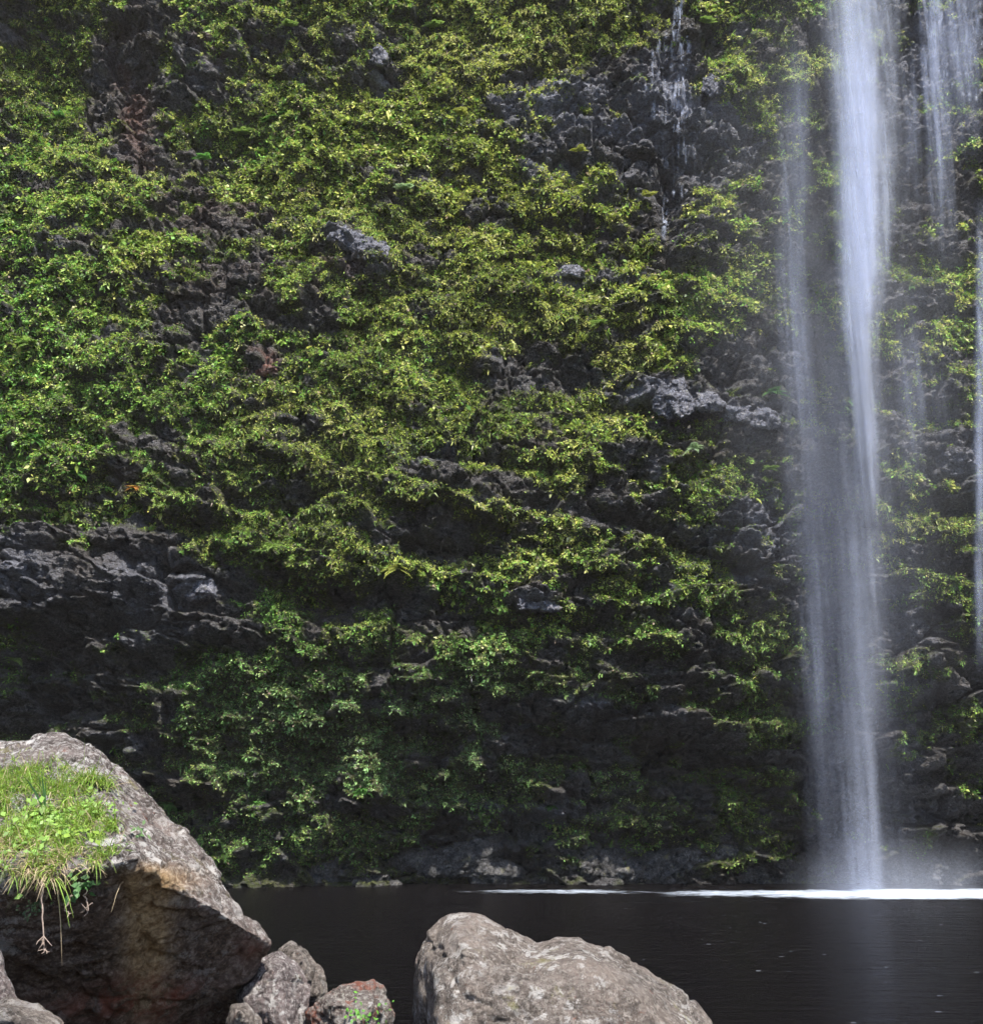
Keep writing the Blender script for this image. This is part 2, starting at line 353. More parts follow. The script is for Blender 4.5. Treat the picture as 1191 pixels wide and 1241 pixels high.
BULGE = [(700, 855, 50, 12, 3, .5), (430, 960, 50, 14, 0, .6), (250, 945, 60, 14, 0, .6), (665, 985, 36, 14, 8, .7), (560, 975, 34, 12, 0, .6), (845, 865, 40, 10, 4, .5), (20, -70, 130, 60, 0, 1.7), (30, 700, 60, 55, 0, 1.3), (110, 730, 55, 50, 20, .9), (180, 710, 40, 60, 20, .8), (243, 712, 26, 20, 0, .7), (320, 443, 26, 20, 0, .5), (430, 290, 45, 20, 30, .5),  # the bulge above the frame is added to shade the top left corner
         (370, 670, 110, 30, 0, .9), (800, 475, 26, 26, 0, .5), (905, 490, 80, 20, 8, .3), (700, 95, 60, 20, 0, .5), (812, 95, 40, 34, 0, .6), (650, 725, 30, 14, 0, .6),
         (450, 705, 50, 14, -10, .5), (1050, 825, 150, 18, 3, .7), (850, 832, 100, 12, 0, .3), (270, 770, 50, 40, 0, .5), (300, 560, 160, 20, 4, .5)]
def field(L, px, py):
    r = 0
    for cx, cy_, rx, ry, rot, a in L: r = r + a * blob(px, py, cx, cy_, rx, ry, rot)
    return r

DX = .055
xs = np.arange(-23, 23, DX); zs = np.concatenate([np.arange(-1.2, 12, DX * .9), np.arange(12, 42, DX * 1.15)])
X, Z = np.meshgrid(xs, zs)
def cliff_shape(X, Z):
    PX, PY = proj(X, 36.0, Z)
    wx = .5 * fbm(X * .35, Z * .35, 1.7, 21, 3); wz = .45 * fbm(X * .4, Z * .4, 7.7, 31, 3)
    wf = .10 * fbm(X * 1.6, Z * 1.6, 3.3, 35, 3)
    y = 36 + .06 * np.maximum(Z - 8, 0)
    y = y + 3.0 * np.clip((7.2 - (Z + 1.0 * wz + .6 * vnoise(X * .3, 0, 0, 78))) / 6.4, 0, 1) - .4 * sstep(1.2, .0, Z + .6 * vnoise(X * .35, 0, 0, 77))   # undercut foot
    under = sstep(8.5, 5.5, Z) * sstep(.2, 1.2, Z)
    y = y - under * (0.9 * np.clip(fbm(X * .5, Z * 1.0, 11, 43, 3) + .1, -.5, 1) + 1.0 * np.clip(fbm(X * 1.1, Z * 2.0, 12, 44, 3), 0, 1))
    y = y + 1.5 * fbm(X * .11, Z * .11, .5, 41, 3)
    u = X + wx + wf; v = Z + wz + wf
    tiltz = v + .22 * X * .5                                             # beds dip to the right
    per = 1.15 + .25 * vnoise(X * .12, Z * .12, 2, 51)
    s = tiltz / 1.25 + .6 * vnoise(X * .25, Z * .1, 4, 53)
    fr = s - np.floor(s); bed = hash3(np.floor(s).astype(np.int64), np.floor(X / 3.1 + 9 * hash3(np.floor(s).astype(np.int64), 0 * s.astype(np.int64), 0 * s.astype(np.int64), 5)).astype(np.int64), 0 * s.astype(np.int64), 6)
    low = sstep(480, 640, PY)
    A = (.04 + .5 * low) * (.2 + 1.1 * bed)
    y = y - A * (fr**1.6 - .4 * sstep(.88, 1., fr))
    v = v + .12 * u; b1, e1 = blocks(u * .6, v * .85, 101, .8); b2, e2 = blocks(u * 1.5, v * 2.0, 202, .9); b3, e3 = blocks(u * 4.0, v * 5.0, 303, 1.)
    y = y - (.48 + .35 * low) * b1 - (.30 + .18 * low) * b2 - .17 * b3 + .30 * fbm(X * .55, Z * .7, 5, 63, 3)
    y = y + .35 * (1 - sstep(0, .12, e1)) + .16 * (1 - sstep(0, .14, e2)) + .05 * (1 - sstep(0, .2, e3))
    y = y + .20 * fbm(X * 2.2, Z * 2.8, 1, 61, 5, .62) + .10 * np.abs(fbm(X * 3.1, Z * 5.2, 6, 67, 4, .6)) * 2
    y = y + field(DENT, PX, PY) - field(BULGE, PX, PY) * .9
    return y, PX, PY
Y, PX, PY = cliff_shape(X, Z)
dz = np.gradient(Y, axis=0) / np.gradient(Z, axis=0); dx = np.gradient(Y, axis=1) / DX
def soft(a, k):
    for _ in range(k):
        a = (a + np.roll(a, 1, 0) + np.roll(a, -1, 0) + np.roll(a, 1, 1) + np.roll(a, -1, 1)) / 5
    return a
up = soft(np.clip(dz, -2.5, 2.5), 6)                                      # >0: faces up, <0: overhang
cov = gsample(COVER, PX, PY) - field(BARE, PX, PY) * .75
cn = fbm(X * .45, Z * .75, 9, 71, 3, .6) + 1.1 * fbm(X * 1.4, Z * 2.0, 9, 73, 4, .65)
cover = cov - .09 + .78 * cn + .10 * sstep(200, 0, PX) * sstep(300, 120, PY) + .10 * np.clip(up, -.8, 1.2) - .06
cover = cover - .45 * sstep(.12, .5, fbm(X * 1.9, Z * 3.0, 19, 75, 3, .6)) + .12 * sstep(.0, .4, fbm(X * 1.9, Z * 3.0, 29, 76, 3, .6))
moss = sstep(.05, .42, cover + .06)
rustm = np.clip(field(RUST, PX, PY), 0, 1) * sstep(-.3, .3, fbm(X * 1.2, Z * 1.2, 4, 81, 3) + .15)
palem = np.clip(field(PALE, PX, PY), 0, 1.2) + .35 * sstep(.25, .6, fbm(X * .5, Z * .9, 14, 83, 4))
cl_attr = np.stack([moss * (1 - np.clip(palem, 0, .8)), rustm, np.clip(palem, 0, 1)], -1).reshape(-1, 3)
V = np.stack([X, Y, Z], -1)
# land behind the brink, so that the wall is the edge of a hill and not a sheet
top = V[-1].copy(); rows = [V.reshape(-1, 3)]
for k, (b, h) in enumerate(((1.5, 1.0), (6, 3), (20, 6), (60, 9))):
    t = top.copy(); t[:, 1] += b; t[:, 2] += h; t[:, 0] *= 1 + b * .02; rows.append(t)
n_r, n_c = X.shape
allv = np.concatenate(rows); attr = np.concatenate([cl_attr] + [cl_attr[-n_c:]] * 4)
tag(mesh_obj('cliff', allv, grid_faces(n_r + 4, n_c), M_CLIFF, attrs={'cover': attr}), kind='structure')
# side walls of the gorge, farther out, plainer
for sgn in (-1, 1):
    a = np.linspace(0, 1, 50); hgt = np.linspace(-1.5, 40, 60); Aa, Hh = np.meshgrid(a, hgt)
    if sgn < 0: 
        wx_ = -21.6 - 15 * Aa + 1.2 * fbm(Aa * 9, Hh * .3, 0, 91, 4); wy_ = 41.5 - 38 * Aa + .06 * Hh
    else:
        wx_ = 21.6 + 17 * Aa + 1.2 * fbm(Aa * 9, Hh * .3, 0, 92, 4); wy_ = 41.5 - 38 * Aa + .06 * Hh
    fcs = grid_faces(*Aa.shape)
    if sgn < 0: fcs = fcs[:, ::-1]
    o = mesh_obj('cliff', np.stack([wx_, wy_, Hh], -1).reshape(-1, 3), fcs, M_CLIFF, attrs={'cover': np.tile([.8, 0, .1], (Aa.size, 1))}); tag(o, kind='structure')

def grid_at(A, x, z):
    """bilinear look-up of a cliff grid at world x,z"""
    i = np.clip((x - xs[0]) / DX, 0, len(xs) - 1.001); j = np.clip(np.interp(z, zs, np.arange(len(zs))), 0, len(zs) - 1.001)
    i0, j0 = i.astype(int), j.astype(int); a, b = i - i0, j - j0
    return (A[j0, i0] * (1 - a) + A[j0, i0 + 1] * a) * (1 - b) + (A[j0 + 1, i0] * (1 - a) + A[j0 + 1, i0 + 1] * a) * b
def on_cliff(px, py):
    """point of the wall seen at a picture position"""
    p = at(px, py, 36.)
    for _ in range(6): p = at(px, py, float(grid_at(Y, p[..., 0], p[..., 2])))
    return p

# ------------------------------------------------------------------ plant cover on the wall
def unit(v): return v / np.maximum(np.linalg.norm(v, axis=-1, keepdims=True), 1e-9)
def leaves(P, D, SD, L, W, droop, tint):
    """one four-sided leaf per row, base P, direction D, side SD"""
    n = len(P); v = np.empty((n, 4, 3)); dn = np.array([0, 0, -1.])
    v[:, 0] = P; v[:, 2] = P + D * L[:, None] + dn * (droop * L)[:, None]
    mid = P + D * (L * .45)[:, None] + dn * (droop * L * .12)[:, None]
    v[:, 1] = mid + SD * (W * .5)[:, None]; v[:, 3] = mid - SD * (W * .5)[:, None]
    return v.reshape(-1, 3), np.arange(n * 4).reshape(n, 4), np.repeat(tint, 4, 0)
def hue(px, py, r):
    """leaf colour over the wall: fresh green at the left, olive and yellow in the middle, a cool shade tint mixed in low down"""
    n = len(px)
    wpx = px + 260 * fbm(px * .006, py * .006, 3, 151, 3); yel = .42 - .30 * sstep(480, -40, wpx) * sstep(120, 460, py + .5 * (wpx - px)) - .25 * sstep(640, 820, py) + .22 * blob(px, py, 620, 260, 260, 260) - .08 * sstep(480, 0, wpx) + .25 * fbm(px * .012, py * .012, 8, 155, 3)
    yel = np.clip(yel + .26 * r.standard_normal(n), 0, 1)[:, None]
    g = np.array([.16, .34, .06]); yl = np.array([.56, .62, .12]); cool = np.array([.22, .34, .20])
    c = g * (1 - yel) + yl * yel
    cl = (sstep(700, 860, py) * .45 * blob(px, py, 520, 900, 360, 150))[:, None]  # leaves at the shaded foot get the cool shade tint in their colour
    return c * (1 - cl) + cool * cl
NC = 92000
cxs = rng.uniform(-20.5, 20.5, NC * 3); czs = rng.uniform(.6, 36, NC * 3)
cvv = grid_at(cover, cxs, czs); upv = grid_at(up, cxs, czs)
prob = sstep(.20, .62, cvv) * np.clip(.8 + .35 * upv, .3, 1.1)
keep = rng.random(NC * 3) < prob * .58
cxs, czs = cxs[keep], czs[keep]
if len(cxs) > NC: cxs, czs = cxs[:NC], czs[:NC]
cys = grid_at(Y, cxs, czs); nyz = grid_at(up, cxs, czs); nxx = grid_at(soft(np.clip(dx, -2, 2), 4), cxs, czs)
nrm = unit(np.stack([nxx * .7, -np.ones_like(nxx), np.clip(nyz, -.8, 1.6)], -1))
CC = np.stack([cxs, cys, czs], -1)
cpx, cpy = proj(CC[:, 0], CC[:, 1], CC[:, 2])
kn = fbm(cxs * .22, czs * .22, 3, 131, 3)                                  # which kind of plant grows where
kind = (kn + .25 * rng.standard_normal(len(cxs)))
rad = np.exp(rng.normal(-2.35, .45, len(cxs))) * np.interp(czs, [0, 6, 12, 20], [.65, .7, .8, 1.])
cvk = grid_at(cover, cxs, czs)
ctint = hue(cpx, cpy, rng) * np.exp(rng.normal(-.1, .42, len(cxs)) + .7 * fbm(cxs * .7, czs * .7, 2, 141, 3))[:, None]
def scatter(idx, per, size, name, label, aspect, droop, outw, mat, seed):
    r = np.random.default_rng(seed)
    idx = np.repeat(idx, per); n = len(idx)
    t = r.standard_normal((n, 3)); t = unit(t + nrm[idx] * 1.2 + np.array([0, -.3, .1]))
    k = r.random(n)**.5
    P = CC[idx] + t * (rad[idx] * k)[:, None] * np.array([1.25, .55, 1.15]) + nrm[idx] * .02
    D = unit(t * .9 + r.standard_normal((n, 3)) * .55 + np.array([0, -.25, outw]))
    up_ = unit(nrm[idx] * .6 + np.array([.15, -.45, .7]) + r.standard_normal((n, 3)) * .45)
    SD = unit(np.cross(D, up_)); L = .78 * size * np.exp(r.normal(0, .38, n)) * np.interp(CC[idx, 2], [0, 6, 11, 20], [.72, .72, .85, 1.05]); W = L * aspect * r.uniform(.7, 1.3, n)
    tt = ctint[idx] * np.exp(r.normal(0, .25, n))[:, None]
    dry = r.random(n) < .05; tt[dry] = np.array([.36, .27, .19]) * r.uniform(.5, 1.2, (dry.sum(), 1))
    v, f, c = leaves(P, D, SD, L, W, droop * r.uniform(.2, 1.4, n), tt)
    o = mesh_obj(name, v, f, mat, smooth=False, attrs={'tint': np.clip(c, .004, .6)})
    tag(o, label, 'plants', kind='stuff'); return n
a = np.where(kind > .12)[0]; b = np.where((kind <= .12) & (kind > -.22))[0]; c_ = np.where(kind <= -.22)[0]
nl = scatter(a, 11, .108, 'ivy', 'broad leaved creeping plants hanging in tufts over the dark cliff face', .62, .35, -.1, M_LEAF, 1)
nl += scatter(b, 12, .072, 'ground_cover', 'small leaved yellow green ground cover clinging to the cliff face', .6, .2, .1, M_LEAF, 2)
nl += scatter(c_, 12, .105, 'undergrowth', 'narrow leaved drooping ferny growth on the cliff ledges', .26, .6, .05, M_LEAF, 3)
# low moss tufts wherever the stone is green
mx_ = rng.uniform(-19, 19, 1300000); mz_ = rng.uniform(.3, 34.5, 1300000)
mc = grid_at(cover, mx_, mz_); kk = rng.random(1300000) < sstep(.12, .46, mc) * .30; mx_, mz_ = mx_[kk], mz_[kk]; n = len(mx_)
P = np.stack([mx_, grid_at(Y, mx_, mz_) - .015, mz_], -1); D = unit(rng.standard_normal((n, 3)) * .8 + np.array([0, -.6, .2]))
SD = unit(np.cross(D, unit(rng.standard_normal((n, 3)) * .4 + np.array([.1, -.4, .9]))))
px_, py_ = proj(P[:, 0], P[:, 1], P[:, 2])
v, f, c = leaves(P, D, SD, .06 * np.exp(rng.normal(0, .35, n)), .045 * np.exp(rng.normal(0, .3, n)), np.full(n, .2), hue(px_, py_, rng) * np.exp(rng.normal(-.05, .35, n) + .5 * fbm(mx_ * .7, mz_ * .7, 2, 141, 3))[:, None])
tag(mesh_obj('moss', v, f, M_LEAF, smooth=False, attrs={'tint': np.clip(c, .004, .6)}), 'fine olive moss tufts growing straight on the cliff stone', 'moss', kind='stuff')
print('leaves', nl, 'moss', n)

# ------------------------------------------------------------------ rocks
def rock(name, hulls, mat, label, cat='boulder', group=None, voxel=.03, amp=.05, seed=1, smooth_n=3, fq=1.0, crack=.35, chip=1.):
    """closed stone: union of convex lumps, evenly re-meshed, worn and pitted"""
    bm = bmesh.new()
    for pts in hulls:
        vs = [bm.verts.new(p) for p in pts]
        bmesh.ops.convex_hull(bm, input=vs, use_existing_faces=False)
    bmesh.ops.delete(bm, geom=[v for v in bm.verts if not v.link_faces], context='VERTS')
    bmesh.ops.recalc_face_normals(bm, faces=bm.faces[:])
    me = bpy.data.meshes.new(name); bm.to_mesh(me); bm.free()
    o = bpy.data.objects.new(name, me); COL.objects.link(o)
    md = o.modifiers.new('r', 'REMESH'); md.mode = 'VOXEL'; md.voxel_size = voxel
    ev = o.evaluated_get(bpy.context.evaluated_depsgraph_get()); m2 = bpy.data.meshes.new_from_object(ev)
    o.modifiers.clear(); o.data = m2; bpy.data.meshes.remove(me); m2.name = name
    n = len(m2.vertices); co = np.empty(n * 3, np.float32); m2.vertices.foreach_get('co', co); co = co.reshape(-1, 3).astype(float)
    ed = np.empty(len(m2.edges) * 2, np.int32); m2.edges.foreach_get('vertices', ed); ed = ed.reshape(-1, 2)
    deg = np.bincount(ed.ravel(), minlength=n)[:, None]
    for _ in range(smooth_n):
        s = np.zeros_like(co)
        for k in range(3):
            s[:, k] = np.bincount(ed[:, 0], co[ed[:, 1], k], n) + np.bincount(ed[:, 1], co[ed[:, 0], k], n)
        co = co * .35 + .65 * s / deg
    m2.vertices.foreach_set('co', co.astype(np.float32).ravel()); m2.update()
    nr = np.empty(n * 3, np.float32); m2.vertex_normals.foreach_get('vector', nr); nr = nr.reshape(-1, 3)
    x, y, z = (co * fq).T
    wq = .25 * fbm(x * 1.5, y * 1.5, z * 1.5, seed + 50, 2)
    k1, g1 = chips(x * 1.6 + wq, y * 1.6 + wq, z * 1.9, seed + 60); k2, g2 = chips(x * 4.6 + wq * 2, y * 4.6, z * 5.4 + wq * 2, seed + 90)
    d = amp * (.7 * fbm(x * 1.3, y * 1.3, z * 1.3, seed, 3) + .45 * fbm(x * 5, y * 5, z * 5, seed + 3, 5, .65) + chip * (1.0 * (k1 - .4) + .45 * (k2 - .4)
               - .35 * (1 - sstep(0, .10, g1)) - .12 * (1 - sstep(0, .12, g2))))
    rid = 1 - np.abs(fbm(x * 2.1 + 5, y * 2.1, z * 2.6, seed + 9, 4, .55)) * 2
    d = d - amp * crack * sstep(.78, 1., rid) * 1.3 + amp * .20 * fbm(x * 17, y * 17, z * 17, seed + 5, 4, .65)
    co = co + nr * d[:, None]
    base = np.array([co[:, 0].mean(), co[:, 1].mean(), co[:, 2].min()])
    m2.vertices.foreach_set('co', (co - base).astype(np.float32).ravel()); m2.update()
    m2.polygons.foreach_set('use_smooth', np.ones(len(m2.polygons), bool)); m2.materials.clear(); m2.materials.append(mat)
    o.location = base
    return tag(o, label, cat, group)
def H(*pts): return [tuple(at(a, b, c)) for a, b, c in pts]

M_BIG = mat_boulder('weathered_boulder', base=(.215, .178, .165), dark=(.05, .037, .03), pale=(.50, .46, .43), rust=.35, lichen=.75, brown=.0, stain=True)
M_MID = mat_boulder('pale_boulder', base=(.235, .198, .175), dark=(.10, .082, .07), pale=(.38, .335, .295), rust=.3, lichen=.42)
M_SMALL = mat_boulder('purple_grey_stone', base=(.22, .18, .175), dark=(.09, .07, .068), pale=(.42, .38, .36), rust=.15, lichen=.6, scale=1.3)
M_RED = mat_boulder('red_flecked_stone', base=(.23, .20, .185), dark=(.085, .06, .05), pale=(.46, .43, .38), rust=1.1, lichen=.5, scale=1.2)
M_SHORE = mat_boulder('dark_shore_stone', base=(.085, .083, .082), dark=(.035, .034, .034), pale=(.15, .147, .155), rust=.0, lichen=.1, scale=.4)
M_PALEBLUE = mat_boulder('blue_grey_outcrop', base=(.16, .165, .20), dark=(.06, .06, .075), pale=(.30, .31, .37), rust=.0, lichen=.15, scale=.5)
M_RUSTY = mat_boulder('rusty_outcrop', base=(.20, .105, .085), dark=(.10, .05, .04), pale=(.30, .2, .17), rust=.8, lichen=.1, scale=.4)

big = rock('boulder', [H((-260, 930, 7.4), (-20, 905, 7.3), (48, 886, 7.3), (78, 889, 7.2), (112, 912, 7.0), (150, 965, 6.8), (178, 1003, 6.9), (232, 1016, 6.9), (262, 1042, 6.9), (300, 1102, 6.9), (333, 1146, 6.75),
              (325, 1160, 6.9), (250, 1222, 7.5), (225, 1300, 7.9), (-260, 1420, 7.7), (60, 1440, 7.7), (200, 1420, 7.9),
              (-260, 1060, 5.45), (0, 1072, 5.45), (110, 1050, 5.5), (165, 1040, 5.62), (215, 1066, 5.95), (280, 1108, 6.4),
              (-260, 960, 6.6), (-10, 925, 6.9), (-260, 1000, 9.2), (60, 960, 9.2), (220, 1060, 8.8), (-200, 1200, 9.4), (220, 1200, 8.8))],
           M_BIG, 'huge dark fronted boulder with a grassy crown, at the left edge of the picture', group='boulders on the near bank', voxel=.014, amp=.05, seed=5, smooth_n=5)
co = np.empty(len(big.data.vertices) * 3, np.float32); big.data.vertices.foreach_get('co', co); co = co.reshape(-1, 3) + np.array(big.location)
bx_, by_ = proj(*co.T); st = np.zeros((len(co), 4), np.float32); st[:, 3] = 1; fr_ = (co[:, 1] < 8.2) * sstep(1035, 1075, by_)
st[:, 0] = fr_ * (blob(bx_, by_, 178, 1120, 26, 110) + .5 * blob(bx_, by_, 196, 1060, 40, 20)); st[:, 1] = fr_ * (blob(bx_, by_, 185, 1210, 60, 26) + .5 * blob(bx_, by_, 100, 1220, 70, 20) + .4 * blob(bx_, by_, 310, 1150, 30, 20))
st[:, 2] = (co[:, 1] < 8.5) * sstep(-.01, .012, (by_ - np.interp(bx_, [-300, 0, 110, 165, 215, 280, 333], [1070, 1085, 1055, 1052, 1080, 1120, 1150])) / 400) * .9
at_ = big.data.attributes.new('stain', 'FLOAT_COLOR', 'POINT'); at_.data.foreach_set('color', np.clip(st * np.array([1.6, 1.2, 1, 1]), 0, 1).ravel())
mid = rock('boulder', [H((500, 1165, 7.6), (515, 1128, 7.5), (545, 1103, 7.4), (580, 1104, 7.4), (615, 1124, 7.4), (650, 1140, 7.4), (497, 1241, 7.7), (505, 1320, 7.7),
              (525, 1180, 6.9), (560, 1150, 6.75), (610, 1170, 6.75), (530, 1300, 6.6), (680, 1330, 6.5), (660, 1200, 6.7), (560, 1130, 8.4), (640, 1180, 8.6), (520, 1260, 8.6), (680, 1260, 8.6)),
              H((585, 1165, 7.3), (600, 1180, 6.8), (590, 1190, 8.3), (640, 1146, 7.3), (640, 1170, 6.9), (675, 1133, 7.4), (705, 1132, 7.4), (740, 1142, 7.4), (772, 1164, 7.4), (812, 1196, 7.4), (845, 1217, 7.4), (864, 1241, 7.4), (880, 1300, 7.4),
              (650, 1250, 6.6), (700, 1170, 6.8), (770, 1210, 6.7), (820, 1260, 6.7), (640, 1340, 6.5), (840, 1340, 6.6), (700, 1180, 8.5), (800, 1230, 8.4), (850, 1300, 8.3), (640, 1300, 8.6))],
           M_MID, 'pale two humped boulder standing alone at the water in the bottom middle', group='boulders on the near bank', voxel=.013, amp=.045, seed=15, smooth_n=9, chip=.32)
rock('boulder', [H((284, 1200, 7.0), (300, 1170, 7.0), (338, 1150, 7.05), (362, 1165, 7.0), (378, 1190, 7.0), (376, 1225, 6.95), (345, 1235, 6.7), (300, 1212, 6.75), (330, 1175, 6.75), (350, 1260, 6.7),
              (300, 1290, 6.9), (370, 1290, 6.9), (310, 1190, 7.5), (360, 1190, 7.5), (340, 1290, 7.6))], M_SMALL,
     'purple grey angular rock with white lichen, between the big dark boulder and the reddish stone', group='boulders on the near bank', voxel=.012, amp=.022, seed=25, fq=2)
rock('boulder', [H((336, 1152, 7.9), (352, 1141, 7.9), (372, 1152, 7.9), (392, 1172, 7.9), (397, 1185, 7.9), (340, 1200, 7.7), (395, 1230, 7.8), (360, 1160, 7.6), (350, 1160, 8.4), (390, 1190, 8.4), (345, 1290, 7.9), (395, 1290, 8.1))],
     M_MID, 'small mossy topped rock just behind the purple grey rock', group='boulders on the near bank', voxel=.012, amp=.022, seed=35, fq=2)
rock('boulder', [H((272, 1241, 6.3), (280, 1216, 6.35), (300, 1214, 6.35), (318, 1232, 6.35), (322, 1260, 6.3), (268, 1290, 6.3), (320, 1300, 6.4), (290, 1225, 6.1), (290, 1230, 6.7), (300, 1300, 6.7))],
     M_MID, 'small pale stone cut by the bottom edge, below the purple grey rock', group='boulders on the near bank', voxel=.01, amp=.018, seed=45, fq=2.2)
red = rock('boulder', [H((368, 1225, 6.9), (392, 1203, 6.9), (430, 1189, 6.95), (455, 1190, 7.0), (474, 1208, 7.0), (481, 1230, 7.0), (470, 1290, 7.0), (380, 1290, 6.9), (400, 1215, 6.65), (450, 1220, 6.65), (430, 1300, 6.6), (420, 1210, 7.5), (470, 1230, 7.5), (400, 1290, 7.6))],
     M_RED, 'red flecked rock with a small green plant, left of the pale two humped boulder', group='boulders on the near bank', voxel=.012, amp=.03, seed=55, fq=2)
rock('boulder', [H((-120, 1100, 5.0), (-10, 1130, 5.0), (4, 1160, 5.0), (18, 1200, 5.0), (27, 1241, 5.0), (20, 1320, 5.0), (-140, 1330, 5.0), (-60, 1160, 4.7), (0, 1241, 4.75), (-100, 1140, 5.5), (0, 1200, 5.4), (-60, 1330, 5.6))],
     M_SMALL, 'steep grey stone at the bottom left corner, cut by the frame', group='boulders on the near bank', voxel=.012, amp=.022, seed=65, fq=1.7)
rock('boulder', [H((-40, 1222, 4.6), (10, 1212, 4.6), (48, 1220, 4.6), (76, 1241, 4.6), (90, 1300, 4.6), (-60, 1310, 4.6), (0, 1228, 4.35), (50, 1250, 4.35), (0, 1230, 5.0), (60, 1250, 4.95), (20, 1330, 4.9))],
     M_MID, 'low rounded pale stone lying in front of the steep grey stone in the bottom corner', group='boulders on the near bank', voxel=.01, amp=.018, seed=75, fq=2)

def lump(cx, cy_, rx, ry, Yc, dp, seed, rot=0):
    """rough angular lump as one hull around a picture position; rx, ry in picture pixels, dp half depth in metres"""
    r = np.random.default_rng(seed); pts = []
    for k in range(22):
        d = unit(r.standard_normal(3)); d = np.sign(d) * np.abs(d)**.6; s = r.uniform(.7, 1.15)
        a_, b_ = d[0] * rx * s, d[2] * ry * s; c, sn = math.cos(R(rot)), math.sin(R(rot))
        pts.append(tuple(at(cx + a_ * c - b_ * sn, cy_ + a_ * sn + b_ * c, Yc + d[1] * dp)))
    return pts
SHORE = [(440, 1072, 34, 14, 33.6, 'flat dark rock breaking the water at the foot of the cliff, left of the foam'),
         (560, 1046, 52, 30, 34.2, 'rounded dull green boulder at the cliff foot, above the left end of the foam line'),
         (665, 1010, 50, 34, 35.2, 'cracked blue grey block leaning on the cliff foot above the thin foam'),
         (585, 992, 42, 26, 35.8, 'grey block wedged under the overhang, left of the cracked blue grey block'),
         (712, 1048, 50, 26, 34.3, 'broad dark boulder at the water, right of the rounded dull green boulder'),
         (800, 1050, 46, 24, 34.4, 'dark boulder at the waterline just behind the bright end of the foam'),
         (905, 1052, 56, 26, 34.6, 'mossy dark boulder at the waterline, left of where the falls land'),
         (360, 1040, 60, 34, 33.8, 'long dark mossy slab along the water behind the tip of the huge boulder'),
         (470, 1030, 50, 30, 34.5, 'dark square block between the long mossy slab and the rounded green boulder'),
         (280, 1030, 50, 38, 34.0, 'dark hump of rock half hidden behind the slope of the huge boulder'),
         (845, 968, 44, 30, 36.2, 'dark round rock set deep under the overhang, left of the falls'),
         (1160, 1030, 46, 40, 35.0, 'dark boulder at the cliff foot, right of where the falls land'),
         (480, 965, 40, 20, 35.6, 'low ledge block with leaves on it under the overhang'),
         (985, 1045, 46, 28, 35.2, 'wet boulder behind the left side of the falling veil'),
         (1085, 1040, 40, 26, 35.4, 'wet boulder behind the right side of the falling water')]
for k, (a_, b_, c, d, e, lab) in enumerate(SHORE):
    rock('shore_rock', [lump(a_, b_, c * 1.2, d * 1.0, e + 4.7, .9, 300 + k, (k * 37) % 30 - 15), lump(a_ + c * .7, b_ + d * .5, c * .8, d * .7, e + 4.6, .8, 800 + k)], M_SHORE, lab, 'rock', 'rocks along the foot of the cliff', voxel=.06, amp=.15, seed=400 + k, fq=.6, smooth_n=2, crack=.5)
OUT = [(320, 444, 17, 14, M_RUSTY, .5, 'rusty red rock sticking out of the greenery in the left half of the cliff'),
       (430, 296, 36, 15, M_PALEBLUE, .45, 'smooth blue grey slab slanting out of the plants high on the cliff'),
       (690, 328, 16, 9, M_PALEBLUE, .4, 'small pale blue rock nose over a dark hollow, right of the slanting slab'),
       (457, 66, 12, 14, M_PALEBLUE, .4, 'small blue grey rock beside the dark notch near the top of the cliff'),
       (812, 483, 24, 26, M_PALEBLUE, .5, 'upright wrinkled grey block, leftmost of the pale row left of the falls'),
       (856, 488, 18, 14, M_PALEBLUE, .45, 'small grey block beside the upright wrinkled block'),
       (888, 503, 24, 12, M_PALEBLUE, .5, 'flat topped grey block in the middle of the pale row left of the falls'),
       (925, 508, 20, 14, M_PALEBLUE, .45, 'grey block nearest the left veil of the falls in the pale row'),
       (243, 714, 19, 16, M_PALEBLUE, .5, 'rounded slate blue stone hanging under the ledge in the lower left of the cliff'),
       (652, 733, 24, 9, M_PALEBLUE, .45, 'pale grey nose of rock above the dark band in the lower middle of the cliff'),
       (634, 468, 16, 16, M_SHORE, .4, 'dark plug of rock below the twin hollows in the middle of the cliff'),
       (862, 105, 14, 16, M_PALEBLUE, .4, 'bright wet rock right beside the trickle near the top'),
       (330, 232 + 215, 0, 0, None, 0, '')]
for k, (a_, b_, c, d, mt, dp, lab) in enumerate(OUT):
    if mt is None: continue
    p = on_cliff(a_, b_)
    rock('rock_outcrop', [lump(a_, b_, c, d, p[1] + .05, dp, 500 + k, (25 if k == 1 else 0)), lump(a_ + c * .5, b_ + d * .3, c * .7, d * .7, p[1] - .02, dp, 900 + k, 10)], mt, lab, 'rock', 'bare rocks sticking out of the cliff', voxel=.035, amp=.09, seed=600 + k, fq=1.3, smooth_n=1, crack=.8)

